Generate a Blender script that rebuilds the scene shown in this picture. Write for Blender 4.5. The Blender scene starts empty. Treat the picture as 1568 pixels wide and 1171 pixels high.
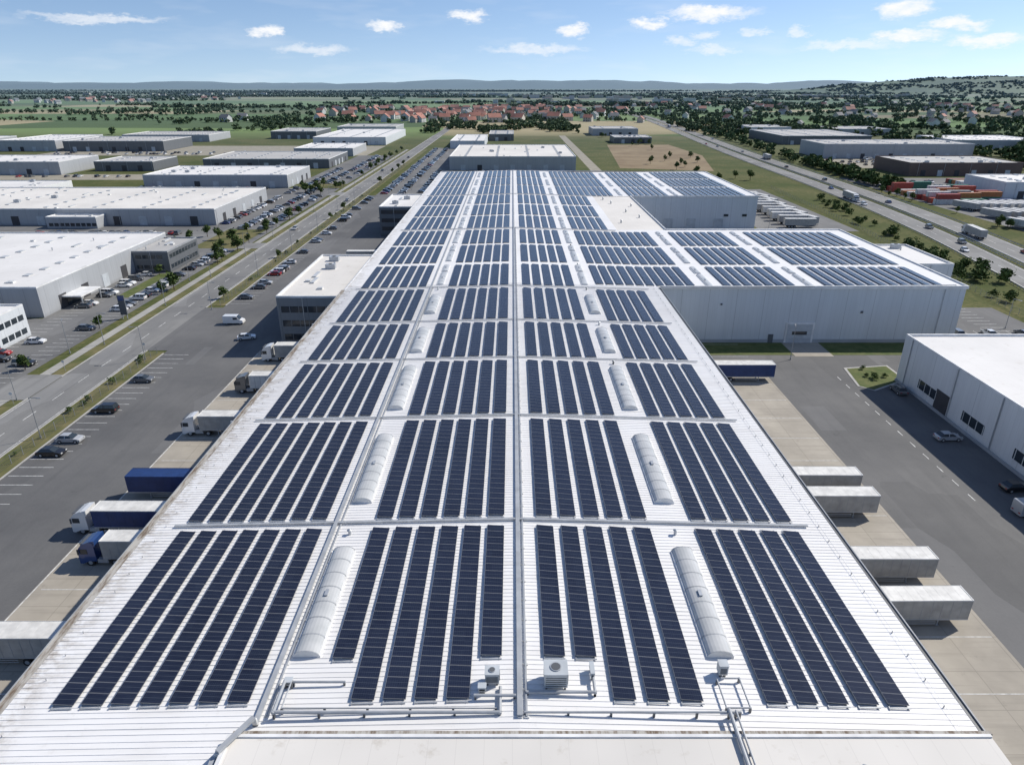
import bpy, math, random
import numpy as np
from mathutils import Vector, noise as mnoise
random.seed(7); np.random.seed(7)
scene=bpy.context.scene
R=random.Random(11)

# ------------------------------------------------------------------ materials
def new_mat(name):
    m=bpy.data.materials.new(name); m.use_nodes=True
    nt=m.node_tree; nt.nodes.clear()
    out=nt.nodes.new('ShaderNodeOutputMaterial'); b=nt.nodes.new('ShaderNodeBsdfPrincipled')
    nt.links.new(b.outputs[0],out.inputs[0])
    return m,nt,b
class N:
    """tiny node helper"""
    def __init__(s,nt): s.nt=nt
    def pos(s):
        return s.nt.nodes.new('ShaderNodeNewGeometry').outputs['Position']
    def _in(s,sock,v):
        if hasattr(v,'is_output') or isinstance(v,bpy.types.NodeSocket): s.nt.links.new(v,sock)
        else: sock.default_value=v
    def math(s,op,a,b=0.0,c=0.0,clamp=False):
        n=s.nt.nodes.new('ShaderNodeMath'); n.operation=op; n.use_clamp=clamp
        s._in(n.inputs[0],a); s._in(n.inputs[1],b); s._in(n.inputs[2],c); return n.outputs[0]
    def vmul(s,v,k):
        n=s.nt.nodes.new('ShaderNodeVectorMath'); n.operation='MULTIPLY'; s._in(n.inputs[0],v); s._in(n.inputs[1],k); return n.outputs[0]
    def vadd(s,v,k):
        n=s.nt.nodes.new('ShaderNodeVectorMath'); n.operation='ADD'; s._in(n.inputs[0],v); s._in(n.inputs[1],k); return n.outputs[0]
    def noise(s,v,scale,detail=3,rough=.55,col=False):
        n=s.nt.nodes.new('ShaderNodeTexNoise'); s._in(n.inputs['Vector'],v); n.inputs['Scale'].default_value=scale
        n.inputs['Detail'].default_value=min(detail,4); n.inputs['Roughness'].default_value=rough
        return n.outputs['Color' if col else 'Fac']
    def rng(s,v,a,b,c=0.,d=1.,smooth=False):
        n=s.nt.nodes.new('ShaderNodeMapRange'); s._in(n.inputs[0],v)
        n.inputs[1].default_value=a;n.inputs[2].default_value=b;n.inputs[3].default_value=c;n.inputs[4].default_value=d
        if smooth: n.interpolation_type='SMOOTHSTEP'
        return n.outputs[0]
    def mix(s,f,a,b,mode='MIX'):
        n=s.nt.nodes.new('ShaderNodeMix'); n.data_type='RGBA'; n.blend_type=mode
        s._in(n.inputs[0],f)
        for i,x in ((6,a),(7,b)):
            if isinstance(x,(tuple,list)): n.inputs[i].default_value=(*x[:3],1)
            else: s.nt.links.new(x,n.inputs[i])
        return n.outputs[2]
    def sep(s,v):
        n=s.nt.nodes.new('ShaderNodeSeparateXYZ'); s.nt.links.new(v,n.inputs[0]); return n.outputs
    def comb(s,x,y,z):
        n=s.nt.nodes.new('ShaderNodeCombineXYZ')
        for i,q in enumerate((x,y,z)): s._in(n.inputs[i],q)
        return n.outputs[0]
    def line(s,coord,period,width,off=0.0):
        a=s.math('ADD',coord,off+period*1000)
        m=s.math('MODULO',a,period); 
        return s.math('LESS_THAN',m,width)
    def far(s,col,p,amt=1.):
        """aerial haze painted into the base colour, thicker with distance along Y"""
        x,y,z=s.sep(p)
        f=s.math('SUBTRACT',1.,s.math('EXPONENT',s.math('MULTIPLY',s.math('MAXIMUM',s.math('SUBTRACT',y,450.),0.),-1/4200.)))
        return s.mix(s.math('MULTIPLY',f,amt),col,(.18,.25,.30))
def k(c,f): return tuple(x*f for x in c)
def basic(name,col,rough=.6,metal=0.,var=.15,scale=.5,coat=0.,far=0):
    m,nt,b=new_mat(name); n=N(nt); p=n.pos()
    f=n.rng(n.noise(p,scale,3),.3,.7)
    c=n.mix(f,k(col,1-var),k(col,1+var))
    if far: c=n.far(c,p,far)
    nt.links.new(c,b.inputs['Base Color'])
    b.inputs['Roughness'].default_value=rough; b.inputs['Metallic'].default_value=metal
    if coat: b.inputs['Coat Weight'].default_value=coat; b.inputs['Coat Roughness'].default_value=.08
    return m
M={}
def B(name,*a,**kw): M[name]=basic(name,*a,**kw)
B('steel',(.42,.44,.46),.45,.4); B('darksteel',(.12,.125,.13),.5,.3); B('tray',(.36,.375,.39),.5,.1,scale=.8)
B('glass',(.03,.04,.05),.08,0); B('rubber',(.02,.02,.02),.8); B('whitepaint',(.78,.78,.76),.4,var=.06)
B('marking',(.55,.55,.53),.7,var=.35,scale=1.5); B('kerb',(.38,.37,.35),.8); B('trim',(.68,.68,.67),.5); B('greytrim',(.30,.31,.32),.5)
B('darkwall',(.10,.11,.12),.6,scale=.2); B('greywall',(.33,.35,.37),.6,scale=.1); B('brownwall',(.13,.085,.07),.6,scale=.1)
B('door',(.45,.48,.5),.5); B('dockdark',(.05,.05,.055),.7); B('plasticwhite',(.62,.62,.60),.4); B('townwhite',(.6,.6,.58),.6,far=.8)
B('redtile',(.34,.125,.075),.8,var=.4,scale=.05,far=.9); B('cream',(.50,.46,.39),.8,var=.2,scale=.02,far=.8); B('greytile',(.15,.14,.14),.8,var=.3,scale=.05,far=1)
B('bark',(.09,.065,.045),.9); B('lampgrey',(.35,.36,.37),.5,.5); B('unitgrey',(.44,.46,.46),.5)
for nm,c in dict(p_white=(.75,.75,.74),p_black=(.012,.012,.014),p_grey=(.13,.135,.14),p_silver=(.42,.43,.44),p_red=(.35,.02,.02),p_blue=(.02,.06,.2)).items():
    M[nm]=basic(nm,c,.3,.1,var=.04,coat=.8)
for nm,c in dict(t_blue=(.014,.04,.14),t_white=(.62,.61,.58),t_grey=(.36,.35,.33),t_red=(.35,.06,.04),t_green=(.05,.18,.12),t_orange=(.42,.16,.05)).items():
    M[nm]=basic(nm,c,.5,0,var=.16,scale=.9)

def wall_mat(name,col,period=1.1):
    m,nt,b=new_mat(name); n=N(nt); p=n.pos(); x,y,z=n.sep(p)
    xy=n.math('ADD',x,y)
    l=n.line(xy,period,.07); l2=n.line(xy,period*6,.16)
    s=n.rng(n.noise(n.vmul(p,(1,1,.12)),.6,4),.35,.75)
    c=n.mix(n.math('MULTIPLY',s,.5),col,k(col,.8))
    c=n.mix(n.math('MULTIPLY',l,.2),c,k(col,.45)); c=n.mix(n.math('MULTIPLY',l2,.35),c,k(col,.4))
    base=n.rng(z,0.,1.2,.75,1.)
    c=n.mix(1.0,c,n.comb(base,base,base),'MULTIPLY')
    nt.links.new(c,b.inputs['Base Color']); b.inputs['Roughness'].default_value=.5
    M[name]=m
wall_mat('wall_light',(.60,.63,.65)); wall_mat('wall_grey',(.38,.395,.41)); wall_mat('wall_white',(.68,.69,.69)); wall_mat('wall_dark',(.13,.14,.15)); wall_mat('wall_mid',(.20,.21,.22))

def roof_main():
    m,nt,b=new_mat('roof_sheet'); n=N(nt); p=n.pos(); x,y,z=n.sep(p)
    l=n.line(y,.5,.10)
    c=(.79,.78,.765)
    big=n.rng(n.noise(p,.05,4,.6),.42,.75); st=n.rng(n.noise(n.vmul(p,(.25,2.2,1)),.55,4,.65),.48,.8)
    sp=n.rng(n.noise(p,1.3,4,.75),.6,.75)
    col=n.mix(n.math('MULTIPLY',big,.35),c,(.59,.575,.55))
    col=n.mix(n.math('MULTIPLY',st,.35),col,(.52,.49,.44))
    col=n.mix(n.math('MULTIPLY',sp,.22),col,(.42,.39,.34))
    col=n.mix(n.math('MULTIPLY',l,.10),col,(.4,.42,.45))
    sheet=n.line(y,6.0,.08); col=n.mix(n.math('MULTIPLY',sheet,.3),col,(.35,.36,.38))
    ed=n.math('MULTIPLY',n.rng(x,-35.8,-39.),n.rng(n.noise(n.vmul(p,(.6,.9,1)),1.1,4,.75),.42,.66))
    col=n.mix(n.math('MULTIPLY',ed,.8),col,(.27,.22,.16))
    nt.links.new(col,b.inputs['Base Color']); b.inputs['Roughness'].default_value=.5
    M['roof_sheet']=m
roof_main()
def membrane(name,c,stain=.5):
    m,nt,b=new_mat(name); n=N(nt); p=n.pos(); x,y,z=n.sep(p)
    big=n.rng(n.noise(p,.035,4,.65),.4,.7); sp=n.rng(n.noise(p,.5,4,.7),.58,.78)
    col=n.mix(n.math('MULTIPLY',big,stain),c,k(c,.72))
    col=n.mix(n.math('MULTIPLY',sp,stain),col,(c[0]*.55,c[1]*.51,c[2]*.45))
    l=n.line(x,2.0,.05); col=n.mix(n.math('MULTIPLY',l,.2),col,k(c,.5))
    l=n.line(y,12.0,.08); col=n.mix(n.math('MULTIPLY',l,.25),col,k(c,.5))
    nt.links.new(col,b.inputs['Base Color']); b.inputs['Roughness'].default_value=.75
    M[name]=m
membrane('mem_white',(.71,.695,.67),.45); membrane('mem_warm',(.70,.67,.62),.6); membrane('mem_grey',(.44,.43,.41),.5)
def gutter():
    m,nt,b=new_mat('gutter_stained'); n=N(nt); p=n.pos()
    f=n.rng(n.noise(n.vmul(p,(2,.4,1)),.9,4,.75),.42,.62)
    nt.links.new(n.mix(f,(.42,.40,.36),(.15,.11,.075)),b.inputs['Base Color']); b.inputs['Roughness'].default_value=.8
    M['gutter_stained']=m
gutter()
def asphalt(name,c):
    m,nt,b=new_mat(name); n=N(nt); p=n.pos(); x,y,z=n.sep(p)
    f=n.rng(n.noise(p,.05,4,.65),.35,.68); g=n.noise(p,3.,3,.7)
    col=n.mix(f,k(c,.76),(c[0]*1.26,c[1]*1.24,c[2]*1.19)); col=n.mix(.25,col,n.mix(g,k(c,.5),k(c,1.6)))
    vo=nt.nodes.new('ShaderNodeTexVoronoi'); vo.distance='CHEBYCHEV'; vo.inputs['Scale'].default_value=1; vo.inputs['Randomness'].default_value=.8
    nt.links.new(n.vmul(p,(.09,.035,0)),vo.inputs['Vector']); r_,_,_=n.sep(vo.outputs['Color'])
    col=n.mix(n.math('MULTIPLY',n.math('GREATER_THAN',r_,.8),.28),col,k(c,.6)); col=n.mix(n.math('MULTIPLY',n.math('LESS_THAN',r_,.12),.22),col,k(c,1.7))
    tr=n.rng(n.noise(n.vmul(p,(.7,.05,1)),.8,3,.6),.5,.75); col=n.mix(n.math('MULTIPLY',tr,.35),col,k(c,.62))
    spot=n.rng(n.noise(p,.35,4,.7),.64,.74); col=n.mix(n.math('MULTIPLY',spot,.5),col,k(c,.5))
    nt.links.new(col,b.inputs['Base Color']); b.inputs['Roughness'].default_value=.85
    M[name]=m
asphalt('asphalt',(.118,.118,.119)); asphalt('asphalt_road',(.185,.184,.18)); asphalt('asphalt_lot',(.15,.15,.149))
def concrete(name,c):
    m,nt,b=new_mat(name); n=N(nt); p=n.pos(); x,y,z=n.sep(p)
    f=n.rng(n.noise(p,.12,4,.65),.35,.7); col=n.mix(f,k(c,.8),k(c,1.1))
    l=n.math('MAXIMUM',n.line(x,5.,.09),n.line(y,5.,.09)); col=n.mix(n.math('MULTIPLY',l,.45),col,k(c,.4))
    t=n.rng(n.noise(n.vmul(p,(.06,1.1,1)),.9,4,.6),.52,.75); col=n.mix(n.math('MULTIPLY',t,.5),col,k(c,.5))
    sp=n.rng(n.noise(p,.5,4,.7),.62,.74); col=n.mix(n.math('MULTIPLY',sp,.45),col,k(c,.5))
    cell=n.nt.nodes.new('ShaderNodeTexWhiteNoise'); nt.links.new(n.comb(n.math('FLOOR',n.math('DIVIDE',x,5.)),n.math('FLOOR',n.math('DIVIDE',y,5.)),0.),cell.inputs[0])
    col=n.mix(n.math('MULTIPLY',cell.outputs[0],.16),col,k(c,.55))
    nt.links.new(col,b.inputs['Base Color']); b.inputs['Roughness'].default_value=.85
    M[name]=m
concrete('concrete',(.37,.335,.28)); concrete('pavement',(.36,.35,.32))

def ground_mat():
    m,nt,b=new_mat('ground_grass'); n=N(nt); p=n.pos(); x,y,z=n.sep(p)
    g1=n.rng(n.noise(p,.03,4,.65),.35,.68); g2=n.noise(p,.6,4,.7)
    grass=n.mix(g1,(.075,.092,.03),(.20,.17,.08)); grass=n.mix(n.rng(g2,.35,.7),(.06,.078,.026),grass)
    v=n.vmul(n.vadd(p,n.vmul(n.noise(p,.0006,2,col=True),(300,300,0))),(1/620.,1/210.,0))
    vo=nt.nodes.new('ShaderNodeTexVoronoi'); vo.distance='CHEBYCHEV'; vo.inputs['Scale'].default_value=1; vo.inputs['Randomness'].default_value=.75
    nt.links.new(v,vo.inputs['Vector'])
    r,gg,bb=n.sep(vo.outputs['Color'])
    cr=nt.nodes.new('ShaderNodeValToRGB'); cr.color_ramp.interpolation='CONSTANT'
    e=cr.color_ramp.elements; e[0].color=(.10,.16,.05,1); e[1].position=.2; e[1].color=(.14,.215,.07,1)
    for ps,c in ((.36,(.26,.235,.12)),(.48,(.08,.12,.04)),(.58,(.17,.235,.08)),(.73,(.38,.32,.19)),(.82,(.13,.15,.06)),(.92,(.22,.19,.11))):
        q=e.new(ps); q.color=(*c,1)
    nt.links.new(r,cr.inputs[0])
    fld=n.mix(n.rng(n.noise(p,.01,4,.6),.3,.7),n.mix(.15,cr.outputs[0],(.03,.04,.01)),cr.outputs[0])
    f=n.rng(y,820,1000); col=n.mix(f,grass,fld)
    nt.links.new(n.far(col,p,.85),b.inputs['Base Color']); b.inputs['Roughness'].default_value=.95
    b.inputs['Specular IOR Level'].default_value=.1
    M['ground']=m
ground_mat()
def veg(name,c1,c2,scale=.25,far=1.):
    m,nt,b=new_mat(name); n=N(nt); p=n.pos()
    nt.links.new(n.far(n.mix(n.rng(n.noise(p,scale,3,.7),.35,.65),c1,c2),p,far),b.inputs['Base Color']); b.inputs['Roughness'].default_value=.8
    b.inputs['Specular IOR Level'].default_value=.15
    M[name]=m
veg('leaf_a',(.050,.080,.024),(.11,.155,.045)); veg('leaf_b',(.032,.058,.019),(.07,.105,.032)); veg('verge',(.08,.095,.032),(.18,.155,.075),.12)
veg('soil_field',(.20,.145,.085),(.28,.215,.13),.03); veg('lawn',(.07,.10,.03),(.13,.14,.055),.3)
veg('hill_near',(.04,.07,.026),(.10,.14,.05),.0045,.55); veg('hill_far',(.03,.055,.055),(.045,.07,.065),.001,.9); veg('lot_gravel',(.26,.24,.19),(.34,.31,.25),.2)

def panel_mat():
    m,nt,b=new_mat('solar_glass'); n=N(nt)
    uv=nt.nodes.new('ShaderNodeUVMap').outputs[0]; u,v,_=n.sep(uv)
    eu=n.math('MINIMUM',u,n.math('SUBTRACT',1.,u)); ev=n.math('MINIMUM',v,n.math('SUBTRACT',1.,v))
    fr=n.math('MAXIMUM',n.math('LESS_THAN',eu,.014),n.math('LESS_THAN',ev,.026))
    cu=n.math('LESS_THAN',n.math('MODULO',n.math('MULTIPLY',u,10.),1.),.06); cv=n.math('LESS_THAN',n.math('MODULO',n.math('MULTIPLY',v,6.),1.),.06)
    mid=n.math('LESS_THAN',n.math('ABSOLUTE',n.math('SUBTRACT',v,.5)),.014)
    cell=n.math('MAXIMUM',cu,cv)
    p=n.pos(); vv=n.rng(n.noise(p,.09,3),.35,.7)
    w=nt.nodes.new('ShaderNodeTexWhiteNoise')
    x,y,z=n.sep(p)
    nt.links.new(n.comb(n.math('FLOOR',x),n.math('FLOOR',y),0.),w.inputs[0])
    base=n.mix(vv,(.009,.012,.026),(.014,.019,.040)); base=n.mix(n.math('MULTIPLY',w.outputs[0],.35),base,(.022,.029,.05))
    col=n.mix(n.math('MULTIPLY',cell,.4),base,(.08,.10,.14)); col=n.mix(n.math('MULTIPLY',mid,.5),col,(.12,.14,.17)); col=n.mix(fr,col,(.18,.19,.21))
    nt.links.new(col,b.inputs['Base Color']); b.inputs['Roughness'].default_value=.18; b.inputs['IOR'].default_value=1.33
    M['solar_glass']=m
panel_mat()
def skyl():
    m,nt,b=new_mat('polycarbonate'); n=N(nt); p=n.pos(); x,y,z=n.sep(p)
    f=n.rng(n.noise(p,.4,4),.35,.7); col=n.mix(f,(.42,.43,.425),(.55,.55,.54))
    nt.links.new(col,b.inputs['Base Color']); b.inputs['Roughness'].default_value=.28
    M['polycarbonate']=m
skyl()

# ------------------------------------------------------------------ mesh builder
class MB:
    def __init__(s): s.v=[];s.f=[];s.m=[];s.mats=[]
    def mi(s,mat):
        if mat not in s.mats: s.mats.append(mat)
        return s.mats.index(mat)
    def face(s,pts,mat):
        i=len(s.v); s.v+=[tuple(p) for p in pts]; s.f.append(tuple(range(i,i+len(pts)))); s.m.append(s.mi(mat))
    def hexa(s,P,mat,bottom=True,top=None):
        i=len(s.v); s.v+=[tuple(p) for p in P]; mm=s.mi(mat)
        fs=[(4,5,6,7),(0,1,5,4),(1,2,6,5),(2,3,7,6),(3,0,4,7)]
        if bottom: fs.append((3,2,1,0))
        for q,a in enumerate(fs):
            s.f.append(tuple(i+z for z in a)); s.m.append(s.mi(top) if (q==0 and top) else mm)
    def box(s,x0,y0,z0,x1,y1,z1,mat,bottom=True,top=None):
        s.hexa([(x0,y0,z0),(x1,y0,z0),(x1,y1,z0),(x0,y1,z0),(x0,y0,z1),(x1,y0,z1),(x1,y1,z1),(x0,y1,z1)],mat,bottom,top)
    def frus(s,a,b,z0,z1,mat,top=None):
        (x0,y0,x1,y1),(X0,Y0,X1,Y1)=a,b
        s.hexa([(x0,y0,z0),(x1,y0,z0),(x1,y1,z0),(x0,y1,z0),(X0,Y0,z1),(X1,Y0,z1),(X1,Y1,z1),(X0,Y1,z1)],mat,True,top)
    def cyl(s,c,r,l,axis,mat,n=12,r2=None):
        r2=r if r2 is None else r2; A=[];Bv=[]
        for q in range(n):
            a=2*math.pi*q/n; ca,sa=math.cos(a),math.sin(a)
            for L,rr,o in ((A,r,-l/2),(Bv,r2,l/2)):
                L.append({'x':(c[0]+o,c[1]+rr*ca,c[2]+rr*sa),'y':(c[0]+rr*sa,c[1]+o,c[2]+rr*ca),'z':(c[0]+rr*ca,c[1]+rr*sa,c[2]+o)}[axis])
        i=len(s.v); s.v+=A+Bv; mm=s.mi(mat)
        for q in range(n):
            z=(q+1)%n; s.f.append((i+q,i+z,i+n+z,i+n+q)); s.m.append(mm)
        s.f.append(tuple(i+q for q in range(n-1,-1,-1))); s.m.append(mm)
        s.f.append(tuple(i+n+q for q in range(n))); s.m.append(mm)
    def prism(s,prof,y0,y1,mat):
        n=len(prof); i=len(s.v); mm=s.mi(mat)
        s.v+=[(x,y0,z) for x,z in prof]+[(x,y1,z) for x,z in prof]
        for q in range(n):
            z=(q+1)%n; s.f.append((i+q,i+z,i+n+z,i+n+q)); s.m.append(mm)
        s.f.append(tuple(i+q for q in range(n-1,-1,-1))); s.m.append(mm); s.f.append(tuple(i+n+q for q in range(n))); s.m.append(mm)
    def mesh(s,name):
        me=bpy.data.meshes.new(name); me.from_pydata(s.v,[],s.f)
        for q in s.mats: me.materials.append(M[q])
        me.polygons.foreach_set('material_index',s.m); me.update(); return me
    def obj(s,name,loc=(0,0,0),rz=0): return place(s.mesh(name),name,loc,rz)
def place(me,name,loc=(0,0,0),rz=0,sc=1):
    o=bpy.data.objects.new(name,me); o.location=loc; o.rotation_euler=(0,0,rz); o.scale=(sc,)*3 if not isinstance(sc,tuple) else sc
    scene.collection.objects.link(o); return o
def fixn(me):
    import bmesh
    bm=bmesh.new(); bm.from_mesh(me); bmesh.ops.recalc_face_normals(bm,faces=bm.faces); bm.to_mesh(me); bm.free(); return me

# ------------------------------------------------------------------ ground
g=MB(); g.face([(-16000,-1500,0),(16000,-1500,0),(16000,19000,0),(-16000,19000,0)],'ground'); g.obj('ground')
def sheet(name,x0,y0,x1,y1,z,mat,pts=None):
    b=MB(); b.face(pts and [(a,c,z) for a,c in pts] or [(x0,y0,z),(x1,y0,z),(x1,y1,z),(x0,y1,z)],mat); return b.obj(name)
sheet('yard_asphalt',-82,-40,-38,400,.04,'asphalt')
sheet('loading_apron',-60,-40,-39,152,.06,'concrete')
sheet('yard_asphalt',-78,400,-46,720,.04,'asphalt_lot')
sheet('access_road',-87,152,-82,186,.05,'asphalt')
sheet('yard_asphalt',34,-40,140,149,.04,'asphalt')
sheet('loading_apron',34.7,-40,55.5,146,.06,'concrete')
sheet('lawn',36,149,66,157.5,.07,'lawn'); sheet('lawn',75,149,97,157.5,.07,'lawn')
sheet('door_ramp',66,148,75,157.5,.075,'concrete')
sheet('yard_asphalt',108.4,120,136,186,.045,'asphalt')
sheet('pavement',0,0,0,0,.11,'kerb',[(72.5,131),(75,128.5),(84.5,134.1),(84.5,142.5),(74,141)])
sheet('lawn',0,0,0,0,.12,'lawn',[(73,131),(75,129),(84,134.5),(84,142),(74.5,140.5)])
sheet('truck_park_asphalt',108.2,296,150,425,.04,'asphalt_lot')
sheet('truck_park_asphalt',51,227.3,108,300.8,.04,'asphalt')
sheet('ploughed_field',0,0,0,0,.03,'soil_field',[(82,540),(148,520),(170,640),(165,760),(100,760)])
sheet('gravel_track',58,395,66,900,.035,'lot_gravel')
sheet('road',-97.5,-40,-87,1250,.05,'asphalt_road')
sheet('pavement',-103,40,-100.6,700,.12,'pavement')
sheet('verge',-100.6,-40,-97.8,700,.06,'verge')
sheet('verge',-86.7,-40,-82.2,151,.06,'verge'); sheet('verge',-86.7,188,-82.2,700,.06,'verge')
kb=MB()
kb.box(-97.8,-40,0,-97.5,125,.14,'kerb'); kb.box(-97.8,136,0,-97.5,900,.14,'kerb'); kb.box(-87,-40,0,-86.7,152,.14,'kerb'); kb.box(-87,186,0,-86.7,900,.14,'kerb')
kb.box(-82.2,-40,0,-81.9,150,.14,'kerb'); kb.box(-82.2,188,0,-81.9,400,.14,'kerb')
kb.obj('kerb')
sheet('access_road',-106,124,-97.5,137,.13,'asphalt_road'); sheet('access_road',-106,262,-97.5,272,.13,'asphalt_road'); sheet('access_road',-106,400,-97.5,412,.13,'asphalt_road')
sheet('car_park',-127,110,-106,262,.05,'asphalt_lot'); sheet('car_park',-180,110,-127,176,.048,'asphalt_lot')
sheet('car_park',-240,262,-104,310,.05,'asphalt_lot'); sheet('car_park',-133,310,-105,430,.052,'asphalt_lot')
sheet('car_park',-137,450,-105,640,.05,'asphalt_lot'); sheet('car_park',-225,385,-133,430,.045,'asphalt_lot')
sheet('lawn',-127,116,-108,126,.08,'lawn'); sheet('lawn',-150,144,-131,150,.08,'lawn')
sheet('lawn',-118,196,-114,224,.08,'lawn'); sheet('lawn',-124,262.5,-107,300,.08,'verge'); sheet('lawn',-122,432,-106,449,.08,'verge')
sheet('car_park',-430,640,-130,745,.04,'lot_gravel'); sheet('car_park',-360,470,-240,500,.04,'lot_gravel')
def catmull(P,n=10):
    out=[]; P=[P[0]]+P+[P[-1]]
    for i in range(1,len(P)-2):
        p0,p1,p2,p3=[np.array(q,float) for q in P[i-1:i+3]]
        for t in np.linspace(0,1,n,endpoint=False):
            out.append(.5*((2*p1)+(-p0+p2)*t+(2*p0-5*p1+4*p2-p3)*t*t+(-p0+3*p1-3*p2+p3)*t**3))
    out.append(np.array(P[-2],float)); return np.array(out)
HC=catmull([(128,40),(152,120),(173,207),(190,310),(200,440),(212,700),(249,1240),(270,1692),(330,2500)],14)
def offs(C,o):
    T=np.gradient(C,axis=0); T/=np.linalg.norm(T,axis=1)[:,None]; return C+np.stack([T[:,1],-T[:,0]],1)*o
def ribbon(b,C,o0,o1,z,mat,dash=None):
    A=offs(C,o0);D=offs(C,o1)
    if dash is None:
        for i in range(len(C)-1): b.face([(*A[i],z),(*D[i],z),(*D[i+1],z),(*A[i+1],z)],mat)
    else:
        s=np.concatenate([[0],np.cumsum(np.linalg.norm(np.diff(C,axis=0),axis=1))]); L=s[-1]; t=0
        ip=lambda Q,u:(np.interp(u,s,Q[:,0]),np.interp(u,s,Q[:,1]))
        while t<L-dash[0]:
            b.face([(*ip(A,t),z),(*ip(D,t),z),(*ip(D,t+dash[0]),z),(*ip(A,t+dash[0]),z)],mat); t+=dash[0]+dash[1]
hb=MB(); ribbon(hb,HC,-14,-2,.08,'asphalt_road'); ribbon(hb,HC,2,14,.08,'asphalt_road'); hb.obj('highway')
hb=MB()
for sgn in(-1,1):
    ribbon(hb,HC,sgn*13-.12,sgn*13+.12,.1,'marking'); ribbon(hb,HC,sgn*3-.12,sgn*3+.12,.1,'marking'); ribbon(hb,HC,sgn*8.-.1,sgn*8.+.1,.1,'marking',(6,9))
hb.obj('highway_markings')
hb=MB()
ribbon(hb,HC,-.9,-.75,.75,'steel'); ribbon(hb,HC,.75,.9,.75,'steel')
for o in (-.9,.9,-14.8,14.8):
    a0=offs(HC,o)
    for i in range(len(a0)-1):
        hb.face([(*a0[i],.45),(*a0[i+1],.45),(*a0[i+1],.8),(*a0[i],.8)],'steel')
        for tt in(0,.33,.66):
            q=a0[i]*(1-tt)+a0[i+1]*tt; hb.box(q[0]-.06,q[1]-.06,0,q[0]+.06,q[1]+.06,.7,'steel')
hb.obj('guard_rail')
mk=MB()
for i in range(120):
    y=-20+i*9; mk.box(-92.3,y,.05,-92.16,y+4.,.062,'marking')
for x in(-97.1,-87.5): mk.box(x,-40,.05,x+.12,125 if x<-95 else 152,.062,'marking'); mk.box(x,190,.05,x+.12,1000,.062,'marking')
y=60
while y<150: mk.box(-81.5,y,.04,-75.8,y+.12,.052,'marking'); y+=2.7
y=190
while y<395: mk.box(-81.5,y,.04,-75.8,y+.12,.052,'marking'); y+=2.7
for i in range(12):
    y=88+i*4.2; mk.box(70.4,y,.04,70.55,y+1.8,.052,'marking')
for i in range(9): mk.box(110+i*2.8,160,.045,110.12+i*2.8,166,.057,'marking')
for i in range(10): mk.box(122,166+i*2.7,.045,128,166.12+i*2.7,.057,'marking')
for i in range(14):
    y=52+i*8; mk.box(-59,y,.06,-48,y+.1,.072,'marking')
    mk.box(44,y,.06,55,y+.1,.072,'marking')
mk.box(-59.9,20,.06,-59.75,150,.072,'marking')
for r0 in(-112.5,-124.):
    y=130
    while y<258: mk.box(r0,y,.05,r0+5,y+.12,.062,'marking'); y+=2.7
mk.obj('road_markings')
def fence(name,pts,h=1.8,step=3.):
    b=MB()
    for (x0,y0),(x1,y1) in zip(pts,pts[1:]):
        L=math.hypot(x1-x0,y1-y0); n=int(L/step); ux,uy=(x1-x0)/L,(y1-y0)/L
        for i in range(n+1):
            x,y=x0+ux*i*step,y0+uy*i*step; b.box(x-.04,y-.04,0,x+.04,y+.04,h,'lampgrey')
        for z in (.15,.6,1.05,1.5,h-.08):
            nx,ny=-uy*.012,ux*.012
            b.hexa([(x0-nx,y0-ny,z),(x1-nx,y1-ny,z),(x1+nx,y1+ny,z),(x0+nx,y0+ny,z),(x0-nx,y0-ny,z+.025),(x1-nx,y1-ny,z+.025),(x1+nx,y1+ny,z+.025),(x0+nx,y0+ny,z+.025)],'darksteel')
    return b.obj(name)
fence('chain_link_fence',[(-83.5,30),(-83.5,150)]); fence('chain_link_fence',[(-83.5,188),(-83.5,560)])
fence('chain_link_fence',[(137,120),(140,190),(152,300),(158,430)])

# ------------------------------------------------------------------ main building
YB=[37.9,61.5,86.9,109.4,130,155,178.5,201.5,225,250,275.5,301,330,360,389]
XL,XR,XRID=-39.,34.7,.6
def rz(x):
    if x<XRID: return 15.-(XRID-x)/(XRID-XL)
    return 15.-(x-XRID)/(XR-XRID) if x<XR else 14.
Y0,Y1=5.,391.
b=MB()
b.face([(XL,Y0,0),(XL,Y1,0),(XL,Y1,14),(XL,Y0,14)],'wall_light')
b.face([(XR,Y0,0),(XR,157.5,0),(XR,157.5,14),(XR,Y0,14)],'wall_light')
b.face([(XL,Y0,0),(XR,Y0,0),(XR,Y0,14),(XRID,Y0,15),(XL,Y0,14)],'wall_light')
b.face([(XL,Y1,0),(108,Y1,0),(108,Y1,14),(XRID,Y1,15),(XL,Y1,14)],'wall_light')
def wallY(x0,x1,y,h=14): b.face([(x0,y,0),(x1,y,0),(x1,y,h),(x0,y,h)],'wall_light')
def wallX(x,y0,y1,h=14): b.face([(x,y0,0),(x,y1,0),(x,y1,h),(x,y0,h)],'wall_light')
wallY(XR,108,157.5); wallX(108,157.5,227); wallY(51,108,227); wallX(51,227,301); wallY(51,106,301); wallX(106,301,Y1)
b.face([(XL,Y0,14),(XRID,Y0,15),(XRID,Y1,15),(XL,Y1,14)],'roof_sheet')
b.face([(XRID,Y0,15),(XR,Y0,14),(XR,Y1,14),(XRID,Y1,15)],'roof_sheet')
b.face([(XR,157.5,14),(108,157.5,14),(108,227,14),(XR,227,14)],'roof_sheet')
b.face([(XR,301,14),(106,301,14),(106,Y1,14),(XR,Y1,14)],'roof_sheet')
b.face([(XR,227,13.9),(51,227,13.9),(51,301,13.9),(XR,301,13.9)],'mem_warm')
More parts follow.
